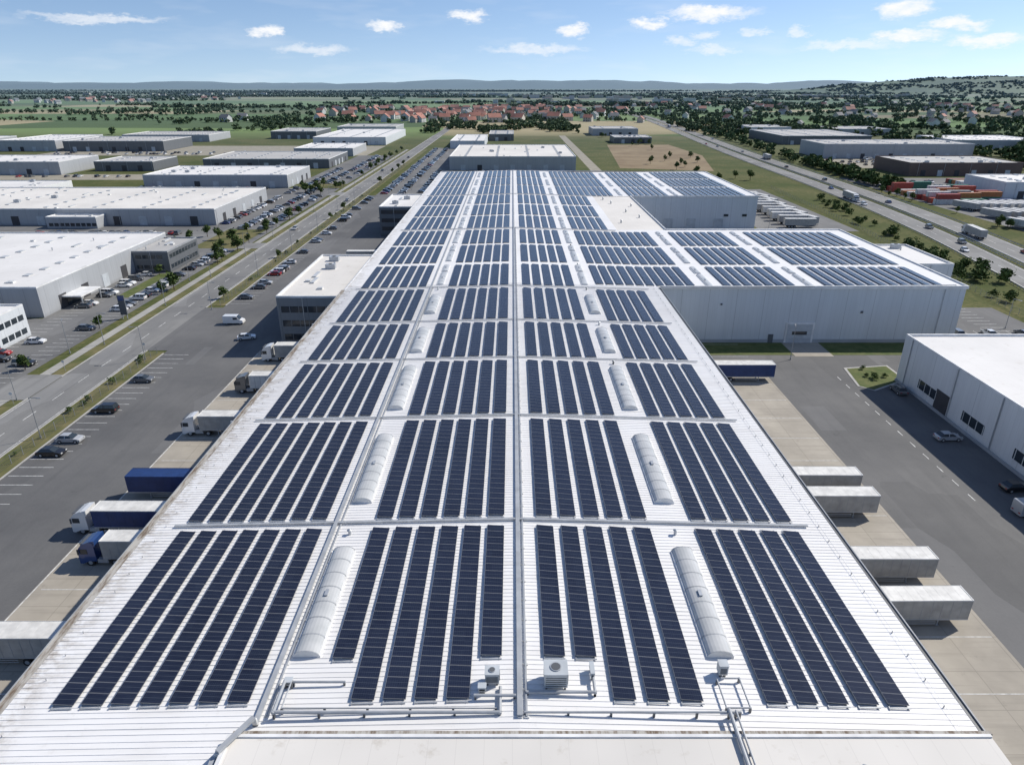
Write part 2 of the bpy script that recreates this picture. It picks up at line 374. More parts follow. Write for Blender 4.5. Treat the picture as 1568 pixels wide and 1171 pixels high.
b.box(-20.2,6,14.0,XR-.2,35.0,15.02,'trim',top='mem_warm')
b.box(-20.2,34.75,15.02,XR-.2,35.0,15.14,'trim')
b.box(-20.5,6,13.9,-20.2,35.0,15.16,'trim')
b.box(-20.2,35.02,14.1,XR,35.3,15.08,'gutter_stained')
y=35.6
while y<158:
    w=.035
    for xa,xc in ((XL,XRID-.02),(XRID+.02,XR)):
        za,zc=rz(xa),rz(xc)
        if xa==XL: za=14.
        if xc==XR: zc=14.
        b.hexa([(xa,y-w,za),(xc,y-w,zc),(xc,y+w,zc),(xa,y+w,za),(xa,y-w*.5,za+.04),(xc,y-w*.5,zc+.04),(xc,y+w*.5,zc+.04),(xa,y+w*.5,za+.04)],'roof_sheet',False)
    y+=.5
y=12.
while y<35.5:
    b.hexa([(XL,y-.035,14),(-20.6,y-.035,rz(-20.6)),(-20.6,y+.035,rz(-20.6)),(XL,y+.035,14),(XL,y-.02,14.04),(-20.6,y-.02,rz(-20.6)+.04),(-20.6,y+.02,rz(-20.6)+.04),(XL,y+.02,14.04)],'roof_sheet',False); y+=.5
b.box(XL-.75,Y0,13.72,XL,155,14.0,'gutter_stained'); b.box(XL-.84,Y0,13.7,XL-.75,155,14.08,'greytrim'); b.box(XL-.35,155,13.7,XL,Y1,14.06,'trim')
b.box(XR+.0,Y0,13.7,XR+.32,157.2,14.02,'darksteel'); b.box(XR+.32,Y0,13.68,XR+.44,157.2,14.14,'greytrim')
for (x0,y0,x1,y1) in ((XR+.44,157.2,108.3,157.5),(108,157.5,108.3,227.),(51,226.7,108,227.3),(50.7,227.3,51,300.7),(51,300.7,106.3,301),(106,301,106.3,Y1),(XL-.3,Y1,106.3,Y1+.3)):
    b.box(x0,y0,13.6,x1,y1,14.35,'trim')
for yy in (130.,86.9): b.box(XL-1.1,yy-.15,13.5,XL-.84,yy+.15,14.1,'steel')
b.box(66.5,157.3,0,73.5,157.5,5.2,'trim'); b.box(67,157.2,0,73,157.3,4.8,'door')
for i in range(4): b.box(67.1,157.15,1.1*i+1.,72.9,157.2,1.1*i+1.06,'steel')
b.box(68.2,157.1,2.2,71.8,157.2,3.,'glass'); b.box(62.6,157.3,0,63.8,157.5,2.2,'darkwall')
b.box(XR+.3,157.35,0,108,157.5,.9,'greywall')
b.box(84,157.25,7.6,84.5,157.5,8.1,'darkwall'); b.box(50,157.25,9.6,50.4,157.5,10,'darkwall')
for x in (103.,): b.cyl((x,157.3,7.),.09,13.6,'z','steel',8)
for x in (58,66,76,88): b.box(x,300.8,0,x+4,300.95,4.6,'door')
for x in (92,100): b.box(x,300.8,5.5,x+2,300.95,6.5,'glass')
for y in np.arange(48,150,6.8):
    for sx in(-1,1):
        xe=XL if sx<0 else XR
        a,c=sorted((xe,xe+sx*4.6)); b.box(a,y-1.7,0,c,y+1.7,4.3,'greywall')
        a,c=sorted((xe+sx*4.6,xe+sx*4.9)); b.box(a,y-1.5,1.1,c,y+1.5,4.1,'dockdark')
warehouse=b.obj('warehouse_building')

def WB(name,x0,y0,x1,y1,h,wall='wall_grey',roof='mem_white',docks='',win='',items=8,seed=0,trim='trim',sky=True):
    r=random.Random(seed+(int(x0)*31+int(y0)*17)%1000); b=MB()
    b.box(x0,y0,0,x1,y1,h-.45,wall,False,top=roof)
    t=.35
    for (a,c,d,e) in ((x0,y0,x1,y0+t),(x0,y1-t,x1,y1),(x0,y0+t,x0+t,y1-t),(x1-t,y0+t,x1,y1-t)):
        b.box(a,c,h-.45,d,e,h,trim)
    W,D=x1-x0,y1-y0; zr=h-.45
    for i in range(items):
        k_=r.random(); x=r.uniform(x0+2,x1-4); y=r.uniform(y0+2,y1-4)
        if k_<.35: b.box(x,y,zr,x+1.2,y+1.2,zr+.5,'plasticwhite')
        elif k_<.55:
            b.box(x,y,zr,x+2.6,y+1.6,zr+1.3,'steel'); b.cyl((x+1.3,y+.8,zr+1.35),.5,.15,'z','darksteel')
        elif k_<.75: b.cyl((x,y,zr+.4),.18,.8,'z','steel',8); b.cyl((x,y,zr+.85),.28,.1,'z','steel',8)
        else: b.box(x,y,zr,x+1.,y+min(5,D*.3),zr+.35,'polycarbonate')
    if W>25 and D>25 and sky:
        nx=max(2,int(W/22))
        for i in range(nx):
            x=x0+(i+.5)*W/nx
            yy=y0+5
            while yy<y1-8: b.box(x-.9,yy,zr,x+.9,yy+2.4,zr+.3,'polycarbonate'); yy+=7.5
    if 'F' in win:
        fl=max(1,int(h/3.6)); 
        for q in range(fl):
            z=1.1+q*3.4; x=x0+1.
            while x<x1-2.2: b.box(x,y0-.05,z,x+1.9,y0,z+1.35,'glass'); b.box(x-.08,y0-.09,z-.12,x+1.98,y0,z-.02,'greytrim'); x+=2.35
    if 'R' in win:
        fl=max(1,int(h/3.6))
        for q in range(fl):
            z=1.1+q*3.4; y=y0+1.
            while y<y1-2.2: b.box(x1,y,z,x1+.05,y+1.9,z+1.35,'glass'); y+=2.35
    def dk(fr,n,side):
        for i in range(n):
            p=fr[0]+(i+.5)*(fr[1]-fr[0])/n
            if side=='F': b.box(p-1.7,y0-.1,0,p+1.7,y0,4.,'dockdark' if r.random()<.5 else 'door')
            else: b.box(x1,p-1.7,0,x1+.1,p+1.7,4.,'dockdark' if r.random()<.5 else 'door')
    if 'F' in docks: dk((x0+4,x1-4),max(1,int(W/12)),'F')
    if 'R' in docks: dk((y0+4,y1-4),max(1,int(D/12)),'R')
    x=x0+6
    while x<x1: b.box(x,y0-.14,0,x+.14,y0,h-.5,'steel'); x+=18
    return b.obj(name)
WB('utility_building',108.6,184,121,209,13.2,'wall_white','mem_white',items=2)
o=WB('office_annex',-55,153.5,-39.7,196,13,'wall_mid','mem_warm',win='',items=7)
ab=MB()
for z in (2.2,5.6,9.):
    ab.box(-54.2,153.42,z,-41,153.5,z+1.5,'glass')
    for i in range(7): ab.box(-54.2+i*2.1,153.38,z,-54.12+i*2.1,153.42,z+1.5,'greytrim')
    ab.box(-55.06,155,z,-55,194,z+1.5,'glass')
ab.box(-49,153.3,0,-46.6,153.42,2.0,'dockdark')
q=ab.obj('windows'); q.parent=o
o=WB('office_annex',-55,287,-39.7,322,12,'wall_dark','mem_white',win='',items=5)
ab=MB()
for z in (2.2,5.6,9.): ab.box(-54.2,286.9,z,-41,287,z+1.5,'glass')
q=ab.obj('windows'); q.parent=o
WB('warehouse_building',-215,177,-127,251,8.6,'wall_grey','mem_white','R','',14)
WB('office_building',-127,226,-115,249,7.2,'wall_dark','mem_grey','','FR',5,trim='greytrim')
cb=MB(); cb.box(-127,186,3.1,-121.5,196,3.5,'trim'); 
for y in(186.5,195.5): cb.box(-121.9,y-.12,0,-121.6,y+.12,3.1,'steel')
cb.box(-126.9,188,0,-126.8,194,2.9,'glass'); cb.obj('entrance_canopy')
WB('office_building',-150,152,-121.5,163,8.2,'wall_light','mem_white','','FR',4)
WB('warehouse_building',-290,310,-133,380,7.4,'wall_grey','mem_warm','FR','',26)
WB('office_building',-204,302,-182,309.8,5.2,'wall_grey','mem_white','','F',2)
WB('warehouse_building',-225,431,-137,482,7.9,'wall_grey','mem_white','FR','',16)
WB('warehouse_building',-233,538,-138,602,7,'wall_dark','mem_grey','FR','',14)
WB('warehouse_building',-192,632,-140,692,7,'wall_grey','mem_white','F','',9)
WB('warehouse_building',-208,755,-132,900,8,'wall_light','mem_white','F','',9)
WB('warehouse_building',-281,844,-228,915,8.5,'wall_dark','mem_grey','F','',6)
WB('warehouse_building',-226,940,-150,1010,8.5,'wall_grey','mem_grey','F','',6)
WB('warehouse_building',-486,682,-432,765,10,'wall_grey','mem_white','F','',7)
WB('warehouse_building',-425,682,-330,745,9.5,'wall_dark','mem_grey','F','',7)
WB('warehouse_building',-431,800,-335,862,7.5,'wall_grey','mem_grey','F','',7)
WB('warehouse_building',-420,497,-316,547,9,'wall_grey','mem_white','F','',7)
WB('warehouse_building',-305,520,-262,560,7,'wall_dark','mem_grey','F','',4)
WB('warehouse_building',-310,388,-262,420,6,'wall_white','mem_white','F','',4)
WB('warehouse_building',-620,700,-520,760,9,'wall_grey','mem_white','F','',4)
WB('warehouse_building',-46,524,47,632,10,'wall_grey','mem_warm','F','',14)
WB('warehouse_building',-61,711,-27,807,7.5,'wall_light','mem_white','F','',6)
WB('warehouse_building',-26,813,2,880,7.5,'wall_dark','mem_grey','F','',3)
WB('warehouse_building',100,898,156,950,8.5,'wall_grey','mem_grey','F','',4)
WB('warehouse_building',110,776,150,815,6.5,'wall_dark','mem_grey','F','',4)
o=WB('warehouse_building',82,20,175,134,10.6,'wall_white','mem_white','','',10,sky=False)
ab=MB()
for y in (124.5,110,96,84,70,56):
    ab.box(81.9,y-4.6,2.,82,y+1.6,3.8,'glass'); 
    for j in range(4): ab.box(81.85,y-4.6+j*1.9,2.,81.9,y-4.5+j*1.9,3.8,'trim')
for y in (118.,76.): ab.box(81.88,y-2,0,82,y+2,4.4,'dockdark')
ab.box(81.75,20,.0,82,134,.6,'greywall')
for y in (131,115.5,103,90,63): ab.cyl((81.85,y,5.2),.1,10.2,'z','steel',8)
q=ab.obj('wall_openings'); q.parent=o
sk=MB()
for i in range(3): sk.box(97+i*16,118,10.1,101+i*16,119.6,10.7,'steel'); sk.box(104,60+i*14,10.1,105.6,66+i*14,10.8,'polycarbonate')
q=sk.obj('roof_fittings'); q.parent=o
WB('warehouse_building',266,613,394,665,12,'wall_grey','mem_grey','F','',8)
WB('warehouse_building',285,760,378,872,9,'wall_dark','mem_grey','F','',8)
WB('warehouse_building',274,490,352,540,9,'brownwall','mem_grey','F','',8,trim='brownwall')
WB('warehouse_building',272,388,360,425,9,'wall_light','mem_white','F','',6)
WB('warehouse_building',309,937,360,1000,8,'wall_light','mem_grey','F','',3)
WB('warehouse_building',400,900,470,960,8,'wall_grey','mem_grey','F','',3)
WB('warehouse_building',430,700,520,770,9,'wall_grey','mem_white','F','',3)

# ------------------------------------------------------------------ solar arrays
def solar(name,x0,x1,nst,ya,yb,skips=()):
    pitch=(x1-x0)/nst; W=min(1.76,pitch*.725); V=[];F=[];UV=[];MI=[]
    for s in range(nst):
        xs=x0+s*pitch+ (pitch-W)*.5
        y_lo=ya+(4.2 if s in skips else 0.)
        ym=y_lo
        while ym+1.05<=yb:
            j=R.uniform(-.012,.012); jj=R.uniform(-.01,.01)
            zL=rz(xs)+.30+j; zR=rz(xs+W)+.17+jj; ye=ym+1.035
            i=len(V)
            V+= [(xs,ym,zL),(xs+W,ym,zR),(xs+W,ye,zR),(xs,ye,zL),(xs,ym,zL-.05),(xs+W,ym,zR-.05),(xs+W,ye,zR-.05),(xs,ye,zL-.05)]
            for q,fc in enumerate(((0,1,2,3),(4,5,1,0),(5,6,2,1),(6,7,3,2),(7,4,0,3))):
                F.append([i+a for a in fc]); MI.append(0 if q==0 else 1)
                UV+= [(0,0),(1,0),(1,1),(0,1)]
            ym+=1.06
        for xx,zz in ((xs+.02,.12),(xs+W-.25,.06)):
            i=len(V); z=rz(xx)+zz; a,c=y_lo-.35,ym+.3
            V+=[(xx,a,z-.06),(xx+.08,a,z-.06),(xx+.08,c,z-.06),(xx,c,z-.06),(xx,a,z),(xx+.08,a,z),(xx+.08,c,z),(xx,c,z)]
            for fc in ((4,5,6,7),(0,1,5,4),(1,2,6,5),(2,3,7,6),(3,0,4,7)):
                F.append([i+t for t in fc]); MI.append(2); UV+=[(0,0)]*4
        for yy in (y_lo-.3,):
            i=len(V); z=rz(xs)
            V+=[(xs,yy,z+.06),(xs+W,yy,z+.06),(xs+W,yy+.07,z+.06),(xs,yy+.07,z+.06),(xs,yy,z+.14),(xs+W,yy,z+.14),(xs+W,yy+.07,z+.14),(xs,yy+.07,z+.14)]
            for fc in ((4,5,6,7),(0,1,5,4),(1,2,6,5),(2,3,7,6),(3,0,4,7)):
                F.append([i+t for t in fc]); MI.append(2); UV+=[(0,0)]*4
    me=bpy.data.meshes.new(name); me.from_pydata(V,[],F)
    for q in('solar_glass','darksteel','steel'): me.materials.append(M[q])
    me.polygons.foreach_set('material_index',MI)
    u=me.uv_layers.new(name='UVMap'); u.data.foreach_set('uv',np.array(UV,dtype=np.float32).ravel())
    me.update(); place(me,name)
for bi in range(14):
    a,c=YB[bi]+ (.9 if bi else .3),YB[bi+1]-.9
    if bi>=5: c-=.6
    solar('solar_panel_array',-35.7,-19.9,7,a,c)
    solar('solar_panel_array',-15.1,-.5,6,a,c,skips=(0,5) if bi==0 else ())
    solar('solar_panel_array',2.2,15.1,5,a,c,skips=(0,1) if bi==0 else ())
    if bi<5: solar('solar_panel_array',19.2,30.9,5,a,c)
    elif bi in(8,9,10): solar('solar_panel_array',19.6,32.,5,a,c)
    else:
        if bi in(5,): a=YB[bi]+3.4
        solar('solar_panel_array',19.8,44.,10,a,c); solar('solar_panel_array',50.2,68.,7,a,c); solar('solar_panel_array',74.4,(103.5 if bi<8 else 101.5),11,a,c)

def skylight_mesh(L,w=2.05,rise=.5,h0=.24):
    b=MB(); n=10
    b.box(-w/2-.12,0,0,w/2+.12,L,h0,'trim')
    seg=max(2,int(L/1.9)); dl=L/seg
    def ring(y,r,e=0): return [((r*w/2)*-math.cos(math.pi*i/n),y,h0+e+rise*r*math.sin(math.pi*i/n)) for i in range(n+1)]
    for s in range(seg):
        A=ring(s*dl+.06,1.);C=ring((s+1)*dl-.06,1.)
        for i in range(n): b.face([A[i],A[i+1],C[i+1],C[i]],'polycarbonate')
    for s in range(seg+1):
        y0,y1=max(0,s*dl-.07),min(L,s*dl+.07); A=ring(y0,1.03);C=ring(y1,1.03)
        for i in range(n): b.face([A[i],A[i+1],C[i+1],C[i]],'greytrim')
        for q in(A,C): b.face(q,'plasticwhite')
    b.box(-.15,L*.5-.4,h0+rise*1.05,.15,L*.5+.4,h0+rise*1.05+.12,'steel')
    return b.mesh('roof_skylight')
SM={L:skylight_mesh(L) for L in(14.,15.6,12.)}; SF=skylight_mesh(11.,1.4,.22,.18); SG=skylight_mesh(6.,1.4,.22,.18)
for bi in range(14):
    a,c=YB[bi],YB[bi+1]; L=14. if bi==0 else (15.6 if bi<3 else 12.)
    off=4.8 if bi==0 else (c-a-L)*.4
    if bi<5:
        for x in (-17.1,17.15): place(SM[L],'roof_skylight',(x+.1,a+off,rz(x)-.03))
    else:
        xs=[-17.1,17.15]
        if bi in(5,6,7,11,12,13): xs+=[47.1,71.2]
        for x in xs:
            place(SF,'roof_skylight',(x+.1,a+2.5,rz(x)-.03)); place(SG,'roof_skylight',(x+.1,a+15,rz(x)-.03))

def tray(name,pts,w=.34,h=.16,lift=.14,mat='tray'):
    b=MB()
    for (x0,y0),(x1,y1) in zip(pts,pts[1:]):
        if abs(y1-y0)<.01 and x0<XRID<x1:
            for a,c in [(x0,XRID),(XRID,x1)]:
                za,zc=rz(a)+lift,rz(c)+lift
                b.hexa([(a,y0-w/2,za),(c,y0-w/2,zc),(c,y0+w/2,zc),(a,y0+w/2,za),(a,y0-w/2,za+h),(c,y0-w/2,zc+h),(c,y0+w/2,zc+h),(a,y0+w/2,za+h)],mat)
            continue
        L=math.hypot(x1-x0,y1-y0); nx,ny=-(y1-y0)/L*w/2,(x1-x0)/L*w/2; za,zc=rz(x0)+lift,rz(x1)+lift
        b.hexa([(x0-nx,y0-ny,za),(x1-nx,y1-ny,zc),(x1+nx,y1+ny,zc),(x0+nx,y0+ny,za),(x0-nx,y0-ny,za+h),(x1-nx,y1-ny,zc+h),(x1+nx,y1+ny,zc+h),(x0+nx,y0+ny,za+h)],mat)
        m_=int(L/2.5)
        for i in range(m_+1):
            t=i/max(1,m_); x=x0+(x1-x0)*t;y=y0+(y1-y0)*t; z=rz(x); b.box(x-.18,y-.08,z+.02,x+.18,y+.08,z+lift-.01,'plasticwhite')
    return b.obj(name)
tray('cable_tray',[(XRID,36.5),(XRID,389)],.42,.16)
tray('cable_tray',[(XRID+.5,36.5),(XRID+.5,225)],.14,.08)
for y in YB[1:6]: tray('cable_tray',[(-36.5,y),(32.,y)],.26,.10,.18)
for y in(225,301): tray('cable_tray',[(-36.5,y),(34,y)],.45,.14,.2)
tray('cable_tray',[(XR,156.),(106,156.+2.6)],.3,.16); tray('cable_tray',[(-38,388.5),(34,388.5)],.3,.16)
tray('cable_tray',[(-19.,36.2),(-18.85,155)],.36,.18,.14); tray('cable_tray',[(-18.4,37),(-18.4,155)],.12,.1,.08)
tray('cable_tray',[(-18.85,155),(-18.85,389)],.3,.12)
tray('cable_tray',[(-20.6,33.4),(-19.,36.2)],.36,.22,.75); tray('cable_tray',[(-20.9,20),(-20.9,33.4)],.36,.22,.2)
def pipe(pts,r=.09,name='roof_pipe',z=None,mat='tray'):
    b=MB()
    for (x0,y0),(x1,y1) in zip(pts,pts[1:]):
        L=math.hypot(x1-x0,y1-y0); zz=max(rz(x0),rz(x1))+.32 if z is None else z
        if abs(x1-x0)>abs(y1-y0): b.cyl(((x0+x1)/2,y0,zz),r,L+2*r,'x',mat,10)
        else: b.cyl((x0,(y0+y1)/2,zz),r,L+2*r,'y',mat,10)
        for i in range(int(L/3)+1):
            t=i/max(1,int(L/3)); x=x0+(x1-x0)*t;y=y0+(y1-y0)*t; b.box(x-.08,y-.08,rz(x),x+.08,y+.08,zz-r*.6,'darksteel')
    return b.obj(name)
pipe([(-17.8,39.6),(-17.8,36.8),(-.9,36.8),(-.9,39.0)],.13,z=15.2)
pipe([(-17.3,39.6),(-17.3,37.2),(-1.2,37.2)],.06,z=15.15)
pipe([(-17.2,39.8),(-13.2,39.8)],.10,z=15.0); pipe([(1.2,38.6),(6.4,38.6),(6.4,41)],.12,z=15.25)
pipe([(-2.8,38.2),(.2,38.2)],.12,z=15.35); pipe([(1.,36.8),(17,36.8)],.09,z=15.2)
pipe([(16.2,40.),(16.2,37.4),(18.,37.4),(18.,40.2),(16.6,40.2)],.07,z=14.95)
pipe([(16.2,36.8),(16.2,30)],.15,z=15.3)
pipe([(16.7,36.8),(16.7,30)],.08,z=15.26)
def hvac(name,x,y,w,d,h,zb=None):
    z=rz(x) if zb is None else zb; b=MB()
    for dx in(.1,w-.25):
        for dy in(.1,d-.25): b.box(dx,dy,-.05,dx+.15,dy+.15,.3,'darksteel')
    b.box(0,0,.3,w,d,h,'unitgrey'); b.box(-.03,-.03,h,w+.03,d+.03,h+.06,'door')
    for i in range(5): b.box(.1,-.03,.45+i*(h-.6)/5,w-.1,0,.5+i*(h-.6)/5,'darksteel')
    b.box(w,.15,.5,w+.05,d-.15,h-.2,'darksteel')
    if w>1: b.cyl((w*.5,d*.5,h+.09),min(w,d)*.3,.08,'z','steel',16); b.cyl((w*.5,d*.5,h+.14),min(w,d)*.24,.03,'z','darksteel',16)
    return b.obj(name,(x,y,z))
hvac('rooftop_ventilation_unit',2.5,39.,1.8,1.5,1.6); hvac('rooftop_ventilation_unit',-2.1,39.4,1.1,.9,1.2)
hvac('rooftop_ventilation_unit',-2.6,38.6,.6,.5,.7); hvac('rooftop_ventilation_unit',6.2,40.,.3,1.2,.8)
hvac('rooftop_ventilation_unit',16.5,40.6,.7,.7,1.2); hvac('rooftop_ventilation_unit',-17.9,39.6,.6,.5,.6)
vb=MB(); vb.cyl((0,0,.3),.16,.6,'z','steel',10); vb.cyl((0,0,.66),.27,.12,'z','steel',10,.1); vm=vb.mesh('roof_vent')
for x,y in ((38,240),(43,262),(40,282),(46,250),(47,275),(38,292)): place(vm,'roof_vent',(x,y,13.9),0,1.6)
for i in range(12): place(vm,'roof_vent',(R.choice([-17.1,17.2]),YB[R.randrange(1,8)]-1.9,14.5),0,1.)
for x,y in ((-10,31.5),(3,30),(24,32)): place(vm,'roof_vent',(x,y,15.02))
sp=MB()
y=20.
while y<156: sp.cyl((XR-1.45,y,14.16),.045,.26,'z','greytrim',6); sp.cyl((XL+1.5,y,14.14),.035,.22,'z','greytrim',6); y+=2.6
sp.box(XR-1.46,20,14.27,XR-1.44,156,14.29,'steel'); sp.obj('roof_safety_line')

# ------------------------------------------------------------------ vehicles
def car_mesh(name,paint,kind='car'):
    b=MB()
    if kind=='car':
        b.prism([(-2.15,.28),(-2.22,.62),(-2.12,.88),(-1.75,.96),(.95,.95),(1.85,.80),(2.18,.62),(2.2,.3)],-.88,.88,paint)
        b.frus((-1.85,-.82,1.1,.82),(-1.25,-.64,.25,.64),.95,1.42,'glass',top=paint)
        b.box(-1.22,-.63,1.42,.22,.63,1.46,paint)
        b.hexa([(-.42,-.84,.95),(-.30,-.84,.95),(-.30,.84,.95),(-.42,.84,.95),(-.42,-.66,1.425),(-.3,-.66,1.425),(-.3,.66,1.425),(-.42,.66,1.425)],paint)
    elif kind=='suv':
        b.prism([(-2.3,.32),(-2.36,.7),(-2.3,1.05),(1.05,1.08),(2.05,.95),(2.33,.7),(2.33,.35)],-.94,.94,paint)
        b.frus((-2.28,-.88,1.2,.88),(-2.05,-.72,.4,.72),1.06,1.68,'glass',top=paint); b.box(-2.,-.7,1.68,.38,.7,1.73,paint)
        for x in(-1.2,-.1): b.hexa([(x,-.9,1.06),(x+.13,-.9,1.06),(x+.13,.9,1.06),(x,.9,1.06),(x,-.735,1.685),(x+.13,-.735,1.685),(x+.13,.735,1.685),(x,.735,1.685)],paint)
    else:
        b.prism([(-2.6,.35),(-2.62,2.2),(-2.5,2.3),(1.0,2.3),(1.75,1.35),(2.55,1.05),(2.65,.4)],-.98,.98,paint)
        b.hexa([(1.05,-.9,2.22),(1.78,-.9,1.33),(1.78,.9,1.33),(1.05,.9,2.22),(1.09,-.85,2.26),(1.82,-.88,1.37),(1.82,.88,1.37),(1.09,.85,2.26)],'glass')
        b.box(.1,-1.0,1.35,1.2,1.0,1.9,'glass')
    zc=.34; xs=(-1.35,1.4) if kind!='van' else (-1.7,1.8)
    for x in xs:
        for y in(-.82,.82): b.cyl((x,y,zc),.34,.22,'y','rubber',14); b.cyl((x,y*1.015,zc),.2,.22,'y','p_silver',10)
    L=2.2 if kind=='car' else 2.34 if kind=='suv' else 2.64
    for y in(-.65,.65): b.box(L-.08,y-.18,.6,L+.02,y+.18,.74,'plasticwhite'); b.box(-L-.03,y-.17,.68,-L+.05,y+.17,.82,'p_red')
    for y in(-.99,.93): b.box(.75,y,.98,.9,y+.06,1.12,paint)
    me=b.mesh(name); return fixn(me)
CM=[car_mesh('parked_car',p) for p in('p_white','p_black','p_grey','p_silver','p_grey','p_black','p_silver','p_white','p_blue','p_red')]
SUV=[car_mesh('parked_car',p,'suv') for p in('p_black','p_grey','p_white')]
VAN=[car_mesh('parked_van',p,'van') for p in('p_white','p_silver')]
CMX=CM[:8]*3+CM[8:]+SUV*3
def car(x,y,rz_=0,me=None,z=.06):
    if me is None: me=R.choice(CMX)
    place(me,'parked_van' if me in VAN else 'parked_car',(x,y,z),rz_)
car(-78.6,102,0,CM[1]); car(-78.3,106.8,0,CM[3]); car(-78.6,118.8,math.pi,SUV[0]); car(-78.6,133.5,0,CM[2]); 
car(-73.5,172,0,VAN[0]); car(-66,160,.3,CM[0])
def row(x,y0,y1,p,rz_=0,step=2.7):
    y=y0
    while y<y1:
        if R.random()<p: car(x+R.uniform(-.3,.3),y+R.uniform(-.12,.12),rz_+(math.pi if R.random()<.4 else 0)+R.uniform(-.03,.03))
        y+=step
row(-78.6,195,395,.32); row(-110,140,258,.38); row(-121.5,178,224,.5); row(-121,136,150,.35)
row(-130,310,428,.6); row(-118,300,428,.65); row(-109,300,400,.35); row(-128,440,530,.6); row(-118,450,630,.6); row(-110,450,600,.3)
row(-74,405,700,.75,0,3); row(-64,405,700,.7,0,3); row(-53,410,520,.6,0,3)
def rowx(x0,x1,y,p,step=2.8,kinds=None):
    x=x0
    while x<x1:
        if R.random()<p: car(x,y+R.uniform(-.3,.3),math.pi/2+(math.pi if R.random()<.4 else 0),R.choice(kinds) if kinds else None)
        x+=step
rowx(-200,-140,290,.5); rowx(-230,-140,425,.5); rowx(-225,-140,392,.45); rowx(-420,-240,650,.4,3.2); rowx(-420,-240,664,.4,3.2); rowx(-350,-245,485,.5,3); rowx(-190,-140,610,.5,3)
rowx(-30,60,508,.4,3); rowx(60,100,240,.5,3,VAN+CM)
for x,y,me in((-119.5,149,CM[9]),(-117,145,CM[1]),(-121,141,CM[2]),(-116.5,157,CM[0])): car(x,y,.1,me)
car(79.5,128,math.pi/2,CM[2]); car(77.6,107.5,0.05,CM[3]); car(76.5,84.5,.1,VAN[1]); car(78.5,91,.1,CM[1]); car(77.8,77,0,CM[2])
for i in range(26):
    t=R.randrange(14,len(HC)-30); s_=R.choice([-10.5,-5.5,5.5,10.5]); q=offs(HC,s_)[t]; d=HC[t+1]-HC[t]; a=math.atan2(d[1],d[0])
    place(R.choice(CM+SUV),'car',(q[0],q[1],.1),a+(math.pi if s_<0 else 0))
for x,y in ((-94.8,300),(-89.5,380),(-94.8,520),(-89.6,620)): place(R.choice(CM[:8]),'car',(x,y,.06),math.pi/2 if x>-92 else -math.pi/2)

def trailer_parts(b,x0,side,roof='t_white',front=None,rear='t_grey'):
    L=13.6; x1=x0+L; tr='trim' if roof!='t_blue' else 't_blue'
    b.box(x0,-1.27,1.15,x1,1.27,3.95,side,True,top=roof)
    for y in(-1.29,1.27): b.box(x0,y,3.87,x1,y+.02,3.99,tr); b.box(x0,y,1.13,x1,y+.02,1.28,'steel')
    b.box(x0,-1.27,3.95,x0+.1,1.27,4.0,tr); b.box(x1-.1,-1.27,3.95,x1,1.27,4.,tr)
    for i in range(1,12):
        x=x0+i*L/12
        for y in(-1.285,1.27): b.box(x-.03,y,1.28,x+.03,y+.015,3.87,'greytrim' if side!='t_blue' else side)
        b.box(x-.02,-1.2,3.95,x+.02,1.2,3.96,roof)
    b.box(x0+.2,-.55,.85,x1-.4,-.42,1.15,'darksteel'); b.box(x0+.2,.42,.85,x1-.4,.55,1.15,'darksteel')
    for x in(x0+1.9,x0+3.2,x0+4.5):
        for y in(-1.05,1.05): b.cyl((x,y,.5),.5,.36,'y','rubber',14); b.cyl((x,y*1.02,.5),.26,.36,'y','steel',10)
        b.cyl((x,0,.5),.08,2.1,'y','darksteel',8)
    for y in(-.9,.8): b.box(x1-3.2,y,.12,x1-3.05,y+.12,1.15,'steel'); b.box(x1-3.3,y-.06,.05,x1-2.95,y+.18,.12,'steel')
    for y in(-1.24,1.2): b.box(x0+5.4,y,.5,x1-3.6,y+.04,.62,'steel'); b.box(x0+5.4,y,.8,x1-3.6,y+.04,.92,'steel')
    b.box(x0-.06,-1.24,1.2,x0,-.02,3.88,rear); b.box(x0-.06,.02,1.2,x0,1.24,3.88,rear)
    b.box(x0-.1,-1.2,.45,x0,1.2,.6,'darksteel')
    for y in(-1.05,.85): b.box(x0-.12,y,.75,x0-.05,y+.22,.88,'p_red')
    b.box(x1,-.7,3.0,x1+.25,.7,3.7,'plasticwhite')
